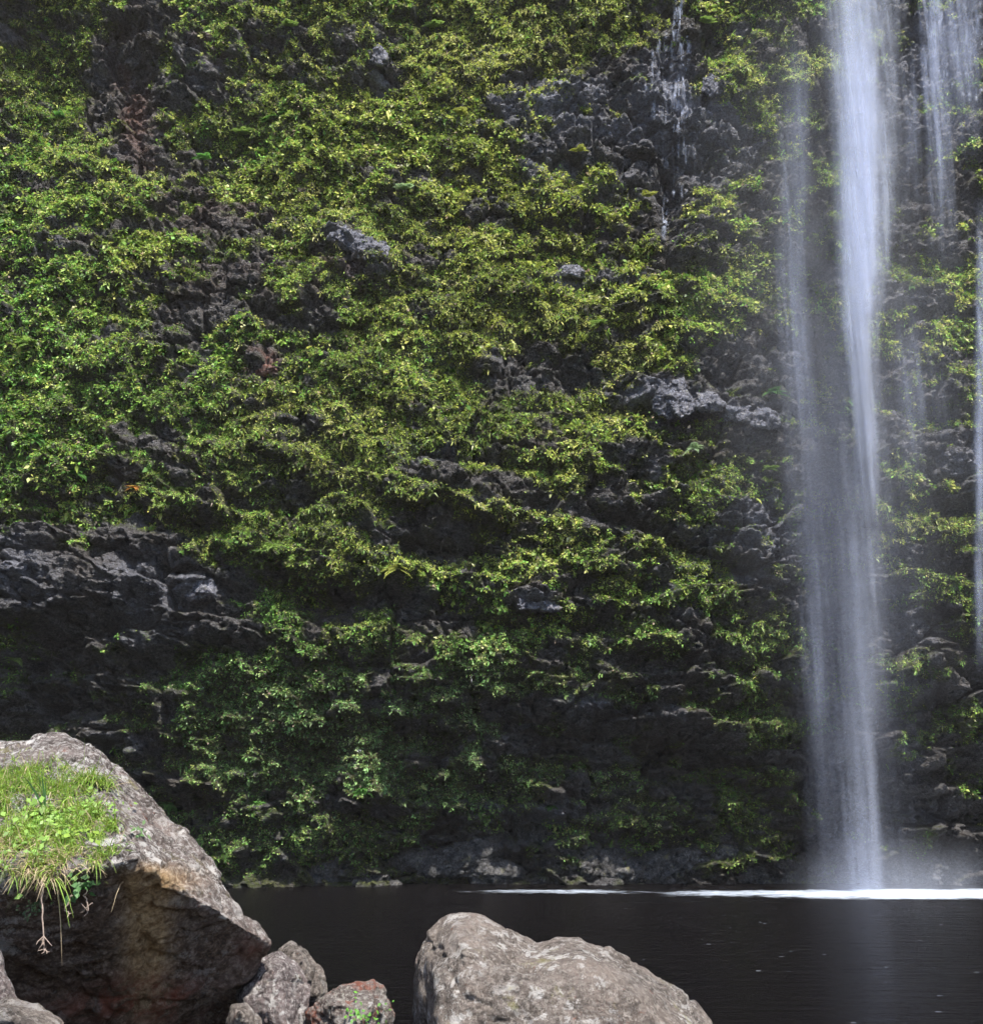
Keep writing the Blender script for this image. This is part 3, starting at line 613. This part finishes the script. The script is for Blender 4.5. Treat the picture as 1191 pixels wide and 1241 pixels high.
# ------------------------------------------------------------------ falling water
def ribbons(name, specs, Yd, mat, parent=None, seed=1, label=None, cat=None, group=None, thick=.5):
    """specs: (path, n, spread, wlo, whi, gain); path rows are (px, py, halfwidth px, opacity). Each ribbon is a curved falling curtain."""
    r = np.random.default_rng(seed); VV = []; FF = []; OO = []; n0 = 0
    for path, n, wlo, whi, gain in specs:
        path = np.array(path, float); ys = path[:, 1]
        for k in range(n):
            q = np.clip(r.normal(0, .45), -1, 1); wd = r.uniform(wlo, whi); dd = r.uniform(-thick, thick)
            ta, tb = r.uniform(-.15, .35), r.uniform(.65, 1.15)
            ya = ys[0] + max(ta, 0) * (ys[-1] - ys[0]) if r.random() < .6 else ys[0]; yb = ys[0] + min(tb, 1) * (ys[-1] - ys[0]) if r.random() < .5 else ys[-1]
            m = max(8, int((yb - ya) / 14)); py = np.linspace(ya, yb, m)
            cx = np.interp(py, ys, path[:, 0]); hw = np.interp(py, ys, path[:, 2]); op = np.interp(py, ys, path[:, 3])
            ph = r.uniform(0, 99); wob = fbm(py * .006, ph, 0, 3, 2) * .2
            fade = np.ones(m)
            if ya > ys[0] + 1: fade *= sstep(0, .25, np.linspace(0, 1, m))
            if yb < ys[-1] - 1: fade *= sstep(1, .7, np.linspace(0, 1, m))
            gain_k = gain * r.uniform(.6, 1.3)
            c7 = np.linspace(-1, 1, 7); bell = np.array([0, .3, .8, 1, .8, .3, 0])
            PXg = cx[:, None] + (q + wob)[:, None] * hw[:, None] + c7[None] * (hw * wd)[:, None]
            PYg = np.repeat(py[:, None], 7, 1)
            Yg = Yd + dd - .35 * (1 - c7[None]**2) * wd * np.ones((m, 1))
            VV.append(at(PXg, PYg, Yg).reshape(-1, 3)); OO.append((bell[None] * (op * fade * gain_k)[:, None]).ravel())
            FF.append(grid_faces(m, 7) + n0); n0 += m * 7
    loc = None
    V_ = np.concatenate(VV)
    if parent is None: loc = (V_[:, 0].mean(), V_[:, 1].mean(), V_[:, 2].min())
    o = mesh_obj(name, V_, np.concatenate(FF), mat, parent=parent, loc=loc, attrs={'opacity': np.clip(np.concatenate(OO), 0, .95)})
    return tag(o, label, cat, group) if label else o
M_FALL = mat_falls('falling_water'); M_VEIL = mat_falls('thin_veil_of_water', streak=34, lo=.40, hi=.62, color=(.62, .68, .88))
base = at(1052, 1078, 34.); fall = empty('waterfall', (base[0], base[1], 0))
tag(fall, 'tall main waterfall, solid white above and thinning to a veil over the pool', 'waterfall')
core = [(1037, -30, 42, .8), (1038, 60, 38, .85), (1042, 200, 32, .9), (1041, 320, 27, .85), (1039, 400, 21, .75), (1042, 450, 17, .6), (1050, 540, 14, .6), (1053, 600, 10, .3), (1053, 640, 8, 0)]
ribbons('main_stream', [(core, 34, .4, .9, .34), ([(1060, -30, 8, .6), (1058, 300, 7, .6), (1054, 400, 4, .2)], 2, .8, 1.2, .4),
                        ([(1026, -30, 9, .5), (1030, 200, 8, .5), (1030, 400, 5, .3)], 2, .8, 1.2, .4)], 34., M_FALL, parent=fall, seed=3)
lowc = [(1046, 380, 18, 0), (1047, 480, 22, .4), (1048, 600, 24, .5), (1046, 700, 25, .5), (1048, 840, 24, .55), (1050, 960, 26, .6), (1053, 1080, 32, .65)]
ribbons('lower_stream', [(lowc, 26, .3, .9, .10)], 34., M_FALL, parent=fall, seed=4)
veil = [(1010, 300, 56, 0), (1018, 420, 70, .12), (1030, 560, 84, .26), (1034, 700, 82, .34), (1032, 840, 74, .32), (1032, 960, 72, .28), (1036, 1080, 78, .34)]
ribbons('veil', [(veil, 34, .2, .6, .075), ([(980, 560, 20, 0), (983, 680, 20, .35), (990, 850, 20, .35), (996, 1000, 20, .15), (998, 1078, 20, .05)], 9, .6, 1.2, .12)], 34.3, M_VEIL, parent=fall, seed=5, thick=.8)
ribbons('waterfall', [([(962, 30, 16, 0), (962, 120, 18, .2), (960, 300, 16, .28), (965, 430, 18, .3), (972, 520, 20, .2), (975, 640, 22, .1), (975, 700, 24, 0)], 12, .5, 1.1, .28)], 34.6, M_VEIL, seed=6,
        label='faint thin veil of water falling left of the main waterfall', cat='waterfall')
ribbons('waterfall', [([(1132, -30, 16, .6), (1134, 80, 14, .6), (1142, 180, 14, .45), (1146, 260, 16, .3), (1148, 330, 18, 0)], 9, .35, .9, .5)], 34.8, M_VEIL, seed=7,
        label='narrow white waterfall to the right of the main one, fading out halfway down', cat='waterfall')
ribbons('waterfall', [([(1098, 60, 9, 0), (1102, 130, 10, .35), (1104, 200, 10, .35), (1102, 270, 14, 0)], 5, .4, .9, .5),
                      ([(1095, 340, 28, 0), (1100, 420, 34, .2), (1108, 500, 34, .2), (1105, 600, 34, 0)], 6, .4, .9, .4)], 34.9, M_VEIL, seed=8,
        label='wispy broken veil between the main waterfall and the narrow white one', cat='waterfall')
ribbons('waterfall', [([(1165, -30, 34, .5), (1165, 60, 34, .4), (1168, 120, 30, .2), (1168, 200, 28, .0)], 14, .3, .9, .3)], 35.2, M_VEIL, seed=10,
        label='broad faint curtain of water over the pale rock in the top right corner', cat='waterfall')
ribbons('waterfall', [([(1192, 240, 12, 0), (1192, 330, 12, .4), (1190, 520, 12, .4), (1190, 740, 12, .25), (1190, 820, 12, 0)], 7, .4, .9, .5)], 34.4, M_VEIL, seed=9,
        label='pale thread of water running down the right edge of the picture', cat='waterfall')

# trickle that hugs the wall
def trickle(boxes, seed, label):
    r = np.random.default_rng(seed); VV = []; FF = []; OO = []; n0 = 0
    for (x0, x1, y0, y1, n, op, wd) in boxes:
        for k in range(n):
            px = r.uniform(x0, x1); ya = r.uniform(y0, y1); ln = r.uniform(8, 38); m = 6; py = np.linspace(ya, ya + ln, m); hw = r.uniform(.6, wd)
            P = at(px, py, 36.)
            for _ in range(5): P = at(px + 0 * py, py, grid_at(Y, P[:, 0], P[:, 2]))
            yy = P[:, 1] - .05; c5 = np.linspace(-1, 1, 5)
            g = at(px + c5[None] * hw + r.normal(0, .5, (m, 1)), np.repeat(py[:, None], 5, 1), yy[:, None] - .03 * (1 - c5[None]**2))
            VV.append(g.reshape(-1, 3)); OO.append((np.array([0, .7, 1, .7, 0])[None] * (op * r.uniform(.4, 1.2) * np.array([0, .8, 1, 1, .8, 0]))[:, None]).ravel()); FF.append(grid_faces(m, 5) + n0); n0 += m * 5
    V_ = np.concatenate(VV); loc = (V_[:, 0].mean(), V_[:, 1].mean(), V_[:, 2].min())
    tag(mesh_obj('trickle', V_, np.concatenate(FF), M_FALL, loc=loc, attrs={'opacity': np.clip(np.concatenate(OO), 0, 1)}), label, 'trickle')
trickle([(814, 826, -10, 40, 26, .7, 2.2), (790, 838, 38, 75, 46, .5, 3), (775, 835, 100, 125, 20, .45, 4), (815, 832, 70, 230, 50, .55, 2.2), (802, 812, 235, 285, 16, .5, 2.4), (800, 845, 70, 200, 50, .3, 2)], 21,
        'thin bluish trickle splashing down dark wet rock near the top, left of the falls')
trickle([(1120, 1195, -10, 100, 110, .6, 3.5)], 22, 'thin sheet of water sliding over pale rock in the top right corner')

# foam where the water lands
def foam(name, x0, x1, y0, y1, seed, label, k):
    nx, ny = 160, 30; u = np.linspace(0, 1, nx); v = np.linspace(0, 1, ny); U, Vv = np.meshgrid(u, v)
    xx = x0 + (x1 - x0) * U; yy = y0 + (y1 - y0) * Vv
    h = .012 + .05 * np.clip(fbm(xx * 1.2, yy * 1.2, 0, seed, 3), 0, 1) * k
    cxf = .58; e = np.sqrt(((U - cxf) / np.where(U < cxf, .60, .62))**2 + ((Vv - .55) / .5)**2); op = sstep(1.0, .25, e + .22 * fbm(xx * .35, yy * .8, 5, seed, 3)) * k * (1.1 + .5 * fbm(xx * .5, yy * .5, 9, seed + 4, 3)) * 1.25
    o = mesh_obj(name, np.stack([xx, yy, h], -1).reshape(-1, 3), grid_faces(ny, nx), M_FOAM, attrs={'opacity': op.ravel()})
    tag(o, label, 'foam', kind='stuff')
foam('foam', 3.2, 22, 31.2, 36.4, 1, 'bright white foam line where the falls hit the pool', .82)
ns_ = 110; fx_ = rng.uniform(1.5, 9, ns_); fy_ = rng.uniform(11, 30, ns_)**1.0; VF = []
for a_, b_ in zip(fx_ * fy_ / 14, fy_):
    w_ = rng.uniform(.008, .03); VF += [(a_ - w_ * 1.6, b_ - w_ * .5, .012), (a_ + w_ * 1.4, b_ - w_ * .6, .012), (a_ + w_ * 1.5, b_ + w_ * .5, .012), (a_ - w_ * 1.3, b_ + w_ * .6, .012)]
tag(mesh_obj('glint_flecks', VF, np.arange(ns_ * 4).reshape(-1, 4), M_FOAM, attrs={'opacity': rng.uniform(.2, .6, ns_).repeat(4)}), 'scattered tiny painted glints on the dark pool', 'foam', kind='stuff')  # glints on the ripples, painted in as pale flecks with the foam material
foam('foam', -1.4, 4.8, 33.6, 36.0, 2, 'thin broken streak of foam trailing left along the cliff foot', .34)

# spray rising round the foot of the falls
def mist(name, cx, cy_, cz, rx, ry, rz, dens, label):
    bm = bmesh.new(); bmesh.ops.create_icosphere(bm, subdivisions=4, radius=1)
    me = bpy.data.meshes.new(name)
    for v_ in bm.verts: v_.co = (v_.co.x * rx, v_.co.y * ry, v_.co.z * rz)
    bm.to_mesh(me); bm.free(); o = bpy.data.objects.new(name, me); COL.objects.link(o); o.location = (cx, cy_, cz)
    m, t, out = new_mat(name); n = N(t)
    c = n.coord((1 / rx, 1 / ry, 1 / rz)); ln = n.n('VectorMath', operation='LENGTH'); n.l(c, ln.inputs[0])
    f = n.ramp(ln.outputs['Value'], 1., .15, 0, 1); f = n.math('POWER', f, 1.5)
    ns = n.noise(n.coord((1, 1, .7)), .9, 3, .6); d = n.math('MULTIPLY', n.math('MULTIPLY', f, n.ramp(ns, .3, .7, .3, 1.5)), dens)
    v_ = n.n('VolumePrincipled'); v_.inputs['Color'].default_value = rgb(.84, .88, 1.0); n.l(d, v_.inputs['Density']); n.l(v_.outputs[0], out.inputs['Volume'])
    me.materials.append(m); tag(o, label, 'spray', kind='stuff')
mist('mist', float(base[0]) + .9, 33.7, 0.1, 3.8, 2.0, 2.0, .15, 'soft white spray cloud boiling up at the foot of the main waterfall')
mist('mist', float(base[0]) + .8, 34.0, 18.5, 6.6, 2.0, 17.5, .06, 'thin haze of drifting droplets hanging round the whole height of the falls')

# ------------------------------------------------------------------ single plants on the wall
def fern_mesh(seed, nf, L, tint, droop=.5, wide=.32):
    r = np.random.default_rng(seed); P, D, SDs, LL, WW, T = [], [], [], [], [], []
    for k in range(nf):
        a0 = r.uniform(-1.4, 1.4); el = r.uniform(-.1, .9); d0 = unit(np.array([math.sin(a0) * 1.1, -.7 - .3 * math.cos(a0), el])); l = L * r.uniform(.7, 1.2); m = 15
        side = unit(np.cross(d0, [0, 0, 1.])); tc = np.array(tint) * math.exp(r.normal(0, .2))
        for j in range(m):
            s = j / (m - 1); p = d0 * l * s + np.array([0, 0, -droop * l * s * s]); w_ = l * wide * math.sin(math.pi * min(1, .12 + .88 * s))**.8 * (1.05 - s * .6)
            tan = unit(d0 + np.array([0, 0, -2 * droop * s]))
            for sg in (-1, 1):
                dd = unit(side * sg + tan * .45 + r.normal(0, .08, 3)); P.append(p); D.append(dd); SDs.append(unit(tan)); LL.append(w_ + .01); WW.append(l / m * 1.5); T.append(tc)
        P.append(p); D.append(tan); SDs.append(side); LL.append(l * .12); WW.append(l * .05); T.append(tc)
    n = len(P); return leaves(np.array(P), np.array(D), np.array(SDs), np.array(LL), np.array(WW), np.full(n, .15), np.array(T))
GRN = (.10, .25, .05); LIM = (.24, .36, .08); YLW = (.34, .37, .08); PAL = (.3, .42, .22)
FERNS = [(342, 148, .75, GRN, 'bright green fern fanning out near the top of the cliff, left of centre'), (298, 165, .6, LIM, 'lime green fern just left of the bright green fern near the top'),
         (352, 34, .5, LIM, 'small lime green fern at the top edge above the bright green fern'), (490, 232, .55, PAL, 'pale minty plant on the cliff, above and right of the slanting blue slab'),
         (75, 145, .5, GRN, 'dark green fern hanging in the shaded top left corner'), (250, 195, .5, GRN, 'deep green fern below the rusty streak'),
         (95, 575, .65, GRN, 'rich green fern at the bottom of the leafy left side, above the bare rock'), (45, 535, .6, GRN, 'green fern near the left edge, above the rich green fern'),
         (40, 420, .6, LIM, 'lime fern at the left edge in the upper leafy bank'), (225, 596, .5, LIM, 'small lime fern on the ledge right of the rich green fern'),
         (165, 592, .35, (.42, .2, .05), 'small orange brown plant on the ledge in the lower left'), (330, 665, .6, LIM, 'lime plant draped over the ledge above the long dark cave'),
         (480, 690, .6, YLW, 'yellow green clump hanging right of the long dark cave'), (510, 612, .55, YLW, 'yellow green tuft with tangled stems right of centre above the cave'),
         (605, 285, .55, LIM, 'lime fern with drooping fronds in the middle of the upper cliff'), (700, 185, .5, YLW, 'yellow tuft below the pale bare rock near the top'),
         (785, 240, .5, YLW, 'bright yellow green cushion left of the lower trickle'), (935, 478, .6, GRN, 'dark green mossy cushion beside the left veil of the falls'),
         (205, 975, .5, GRN, 'low green plant in the shade beyond the slope of the huge boulder'), (310, 975, .5, GRN, 'hanging green plant in the shade, right of the low green plant'),
         (440, 958, .45, GRN, 'small bright green plant in the shade near the middle of the cliff foot'), (668, 978, .3, GRN, 'tiny lone green plant above the cracked blue grey block'),
         (840, 545, .5, PAL, 'pale green plant just below the pale row of blocks'), (725, 395, .5, LIM, 'light green fern right of the twin hollows'),
         (560, 140, .5, YLW, 'yellow green fern left of the pale bare rock near the top'), (525, 35, .55, LIM, 'lime fern with pointed fronds at the top edge of the cliff'),
         (855, 30, .5, LIM, 'lime plant at the top edge between the trickle and the falls'), (20, 800, .4, LIM, 'small light plant below the bare blue rocks at the left edge'),
         (930, 570, .45, LIM, 'light fern below the dark green mossy cushion, by the left veil')]
for k, (a_, b_, L, tint, lab) in enumerate(FERNS):
    p = on_cliff(a_, b_); v, f, c = fern_mesh(700 + k, 12, L, tint)
    tag(mesh_obj('fern', v + p + np.array([0, -.12, 0]), f, M_LEAF, loc=tuple(p), smooth=False, attrs={'tint': c}), lab, 'fern', 'ferns growing on the cliff')

# ------------------------------------------------------------------ grass and plants on the near rocks
from mathutils.bvhtree import BVHTree
bpy.context.view_layer.update()
def bvh_of(o):
    me = o.data; n = len(me.vertices); co = np.empty(n * 3, np.float32); me.vertices.foreach_get('co', co); co = co.reshape(-1, 3) + np.array(o.location)
    return BVHTree.FromPolygons([tuple(c) for c in co], [tuple(p.vertices) for p in me.polygons])
BB = bvh_of(big); BR = bvh_of(red); BM_ = bvh_of(mid)
CO = Vector((0, 0, CAMZ))
def hit(bvh, px, py):
    d = Vector(at(px, py, 1.)) - CO; d.normalize(); return bvh.ray_cast(CO, d)[:2]
def blade_strip(mb, p, d, L, W, droop, tint, seg=4, r=rng):
    side = unit(np.cross(d, [0, 0, 1.]) + r.normal(0, .3, 3)); vs = []
    for j in range(seg + 1):
        s = j / seg; q = p + d * L * s + np.array([0, 0, -droop * L * s * s]); w_ = W * (1 - s**1.5) * .5 + .0004
        vs += [q - side * w_, q + side * w_]
    mb.add(vs, [[2 * j, 2 * j + 1, 2 * j + 3, 2 * j + 2] for j in range(seg)], tint)
r = np.random.default_rng(5)
mb = MB()
def in_patch(x, y):                           # the grassy crown of the huge boulder
    e = 16 * float(vnoise(x * .06, y * .06, 2, 33)); return (y > 922 + e + .12 * abs(x - 30)) and (y < 1064 + e - .25 * max(0, x - 60)) and (x < 138 + 1.4 * e - abs(y - 1010) * .3) 
cnt = 0
while cnt < 15000:
    x, y = r.uniform(-60, 160), r.uniform(905, 1075)
    if not in_patch(x, y) and not (r.random() < .05 and in_patch(x - r.normal(0, 22), y - r.normal(0, 16))): continue
    if r.random() > sstep(-.55, .35, vnoise(x * .05, y * .07, 0, 8) + .5 * vnoise(x * .14, y * .16, 0, 9)) + .08: continue
    h, nn = hit(BB, x, y)
    if h is None: continue
    cnt += 1
    if y > 1040 and r.random() < .45: continue
    nn = np.array(nn); dry = sstep(1000, 1070, y + 45 * float(vnoise(x * .05, y * .05, 3, 4))) * .8
    d = unit(nn * .5 + np.array([r.normal(0, .75), -.35 + r.normal(0, .5), .75 - .9 * dry * r.random() + r.normal(0, .35)]))
    if r.random() < .12 + dry * .6: t = np.array([.58, .46, .30]) * r.uniform(.6, 1.3)
    else: t = np.array([.23, .40, .08]) * r.uniform(.6, 1.3) + np.array([.12, .05, 0]) * r.random()
    blade_strip(mb, np.array(h) - nn * .01, d, min(.2, .075 * math.exp(r.normal(0, .45))), r.uniform(.003, .007), r.uniform(.0, 1.1), t, 3, r)
tag(mb.build('grass', M_GRASS, smooth=False), 'sunlit yellow green grass with dry tips crowning the huge boulder', 'grass', kind='stuff')
def leafy(px, py, n, L, tint, label, name='creeper', bv=None, spread=20, cat='plant', group=None, asp=.62):
    P, D, SD, LL, WW, T = [], [], [], [], [], []
    for _ in range(n):
        h, nn = hit(bv or BB, px + r.normal(0, spread), py + r.normal(0, spread * .6))
        if h is None: continue
        nn = np.array(nn); up_ = unit(nn * .5 + np.array([.2, -.5, .8]) + r.normal(0, .35, 3)); d = unit(np.cross(up_, r.normal(0, 1, 3)))
        P.append(np.array(h) + nn * r.uniform(.02, .07)); D.append(d); SD.append(unit(np.cross(d, up_))); l = L * r.uniform(.6, 1.3); LL.append(l); WW.append(l * asp); T.append(np.array(tint) * r.uniform(.7, 1.4))
    P = np.array(P); v, f, c = leaves(P, np.array(D), np.array(SD), np.array(LL), np.array(WW), np.full(len(P), .2), np.array(T))
    loc = (P[:, 0].mean(), P[:, 1].mean(), P[:, 2].min())
    tag(mesh_obj(name, v, f, M_LEAF, loc=loc, smooth=False, attrs={'tint': c}), label, cat, group)
GP = 'small leafy plants on the near rocks'
leafy(20, 1030, 60, .035, (.20, .34, .08), 'low lime weeds among the grass at the left edge of the huge boulder', group=GP, spread=26)
leafy(120, 985, 60, .03, (.22, .36, .08), 'small leaved weeds at the right end of the grass on the huge boulder', group=GP, spread=18)
leafy(62, 1000, 110, .045, (.26, .42, .09), 'broad leaved lime plant in the middle of the grass on the huge boulder', group=GP)
leafy(95, 1022, 26, .045, (.22, .33, .05), 'little trailing plant with round lime leaves right below the broad leaved one', group=GP, spread=12)
leafy(98, 1065, 26, .04, (.09, .2, .06), 'bluish green sprig hanging at the lower edge of the grass', group=GP, spread=9)
leafy(40, 1092, 40, .022, (.10, .16, .07), 'fine dark green sprig hanging over the dark rock face at the root', group=GP, spread=9, asp=.4)
leafy(160, 1012, 16, .03, (.14, .24, .09), 'small green sprig in the crack of the huge boulder right of the grass', group=GP, spread=7)
leafy(440, 1228, 45, .026, (.10, .27, .03), 'bright green weed on the red flecked rock', group=GP, bv=BR, spread=11)
# tall arching blades
h, nn = hit(BB, 55, 985); mb = MB()
for d_, L in (((-.15, -.2, 1), .34), ((-.35, -.3, .9), .30), ((.05, -.3, 1), .26), ((-.05, -.25, 1), .3)):
    blade_strip(mb, np.array(h), unit(np.array(d_)), L, .016, .25, (.13, .27, .10), 8, r)
tag(mb.build('tall_grass', M_GRASS, smooth=False, loc=tuple(h)), 'few tall arching blue green blades standing up out of the grass on the huge boulder', 'grass')
# dry dangling roots
def mat_plain(name, c, rough=.85):
    m, t, out = new_mat(name); n = N(t); p = n.n('BsdfPrincipled'); f = n.noise(n.coord(), 40, 4, .6)
    n.l(n.mix(n.ramp(f, .3, .7), rgb(*[q * .6 for q in c]), rgb(*[q * 1.3 for q in c])), p.inputs['Base Color']); p.inputs['Roughness'].default_value = rough; n.l(p.outputs[0], out.inputs[0]); return m
M_ROOT = mat_plain('dry_root', (.34, .26, .21))
def tube(mb, pts, rad_):
    pts = np.array(pts); m = len(pts); vs = []
    for i in range(m):
        t = unit(pts[min(i + 1, m - 1)] - pts[max(i - 1, 0)]); a = unit(np.cross(t, [.3, 1, .1])); b = np.cross(t, a)
        for k in range(6):
            an = k * math.pi / 3; vs.append(pts[i] + (a * math.cos(an) + b * math.sin(an)) * rad_[i])
    mb.add(vs, [[i * 6 + k, i * 6 + (k + 1) % 6, (i + 1) * 6 + (k + 1) % 6, (i + 1) * 6 + k] for i in range(m - 1) for k in range(6)])
def root(px, py0, py1, lab, nbr, k):
    rr = np.random.default_rng(k); mb = MB(); h0, _ = hit(BB, px, py0 - 8); D0 = h0[1] - .03 if h0 is not None else 5.5
    yy = np.linspace(py0, py1, 12); xx = px + np.cumsum(rr.normal(0, 1.5, 12)); P = [at(x_, y_, D0) for x_, y_ in zip(xx, yy)]
    tube(mb, P, np.linspace(.0048, .003, 12))
    for j in range(nbr):
        s = rr.uniform(-10, 10); e = rr.uniform(-10, 10); q = P[-1 - (j % 3)]
        e_ = at(xx[-1] + s, py1 + e - (j % 3) * 4, D0 + rr.normal(0, .015)); tube(mb, [q, (q + e_) / 2 + rr.normal(0, .010, 3), e_], [.003, .0022, .0012])
    loc = tuple(P[-1]); tag(mb.build('dry_root', M_ROOT, loc=loc), lab, 'root', 'dry roots dangling from the grass')
root(50, 1066, 1150, 'long pale dangling root with a knot of twigs at its end', 11, 1)
root(106, 1078, 1104, 'short branching dry root below the bluish green sprig', 7, 2)
root(85, 1085, 1110, 'thin short dry root between the long root and the branching one', 2, 3)

# thin haze volume added over the gorge to lift the blacks
bm = bmesh.new(); bmesh.ops.create_cube(bm, size=1); me = bpy.data.meshes.new('haze')
for v_ in bm.verts: v_.co = (v_.co.x * 700, v_.co.y * 700, (v_.co.z + .5) * 66)
bm.to_mesh(me); bm.free(); o = bpy.data.objects.new('haze', me); COL.objects.link(o); o.location = (0, 0, -3.2)
m, t, out = new_mat('haze'); n = N(t); v_ = n.n('VolumePrincipled'); v_.inputs['Color'].default_value = rgb(1, .94, .93); v_.inputs['Density'].default_value = .0003
n.l(v_.outputs[0], out.inputs['Volume']); me.materials.append(m); tag(o, 'thin added haze lifting the dark tones of the whole gorge', 'haze', kind='stuff')
bpy.context.view_layer.update(); print('highest', max((o.matrix_world @ Vector(c)).z for o in S.objects if o.type == 'MESH' and o.name != 'haze' for c in o.bound_box), min((o.matrix_world @ Vector(c)).z for o in S.objects if o.type == 'MESH' and o.name != 'haze' for c in o.bound_box))
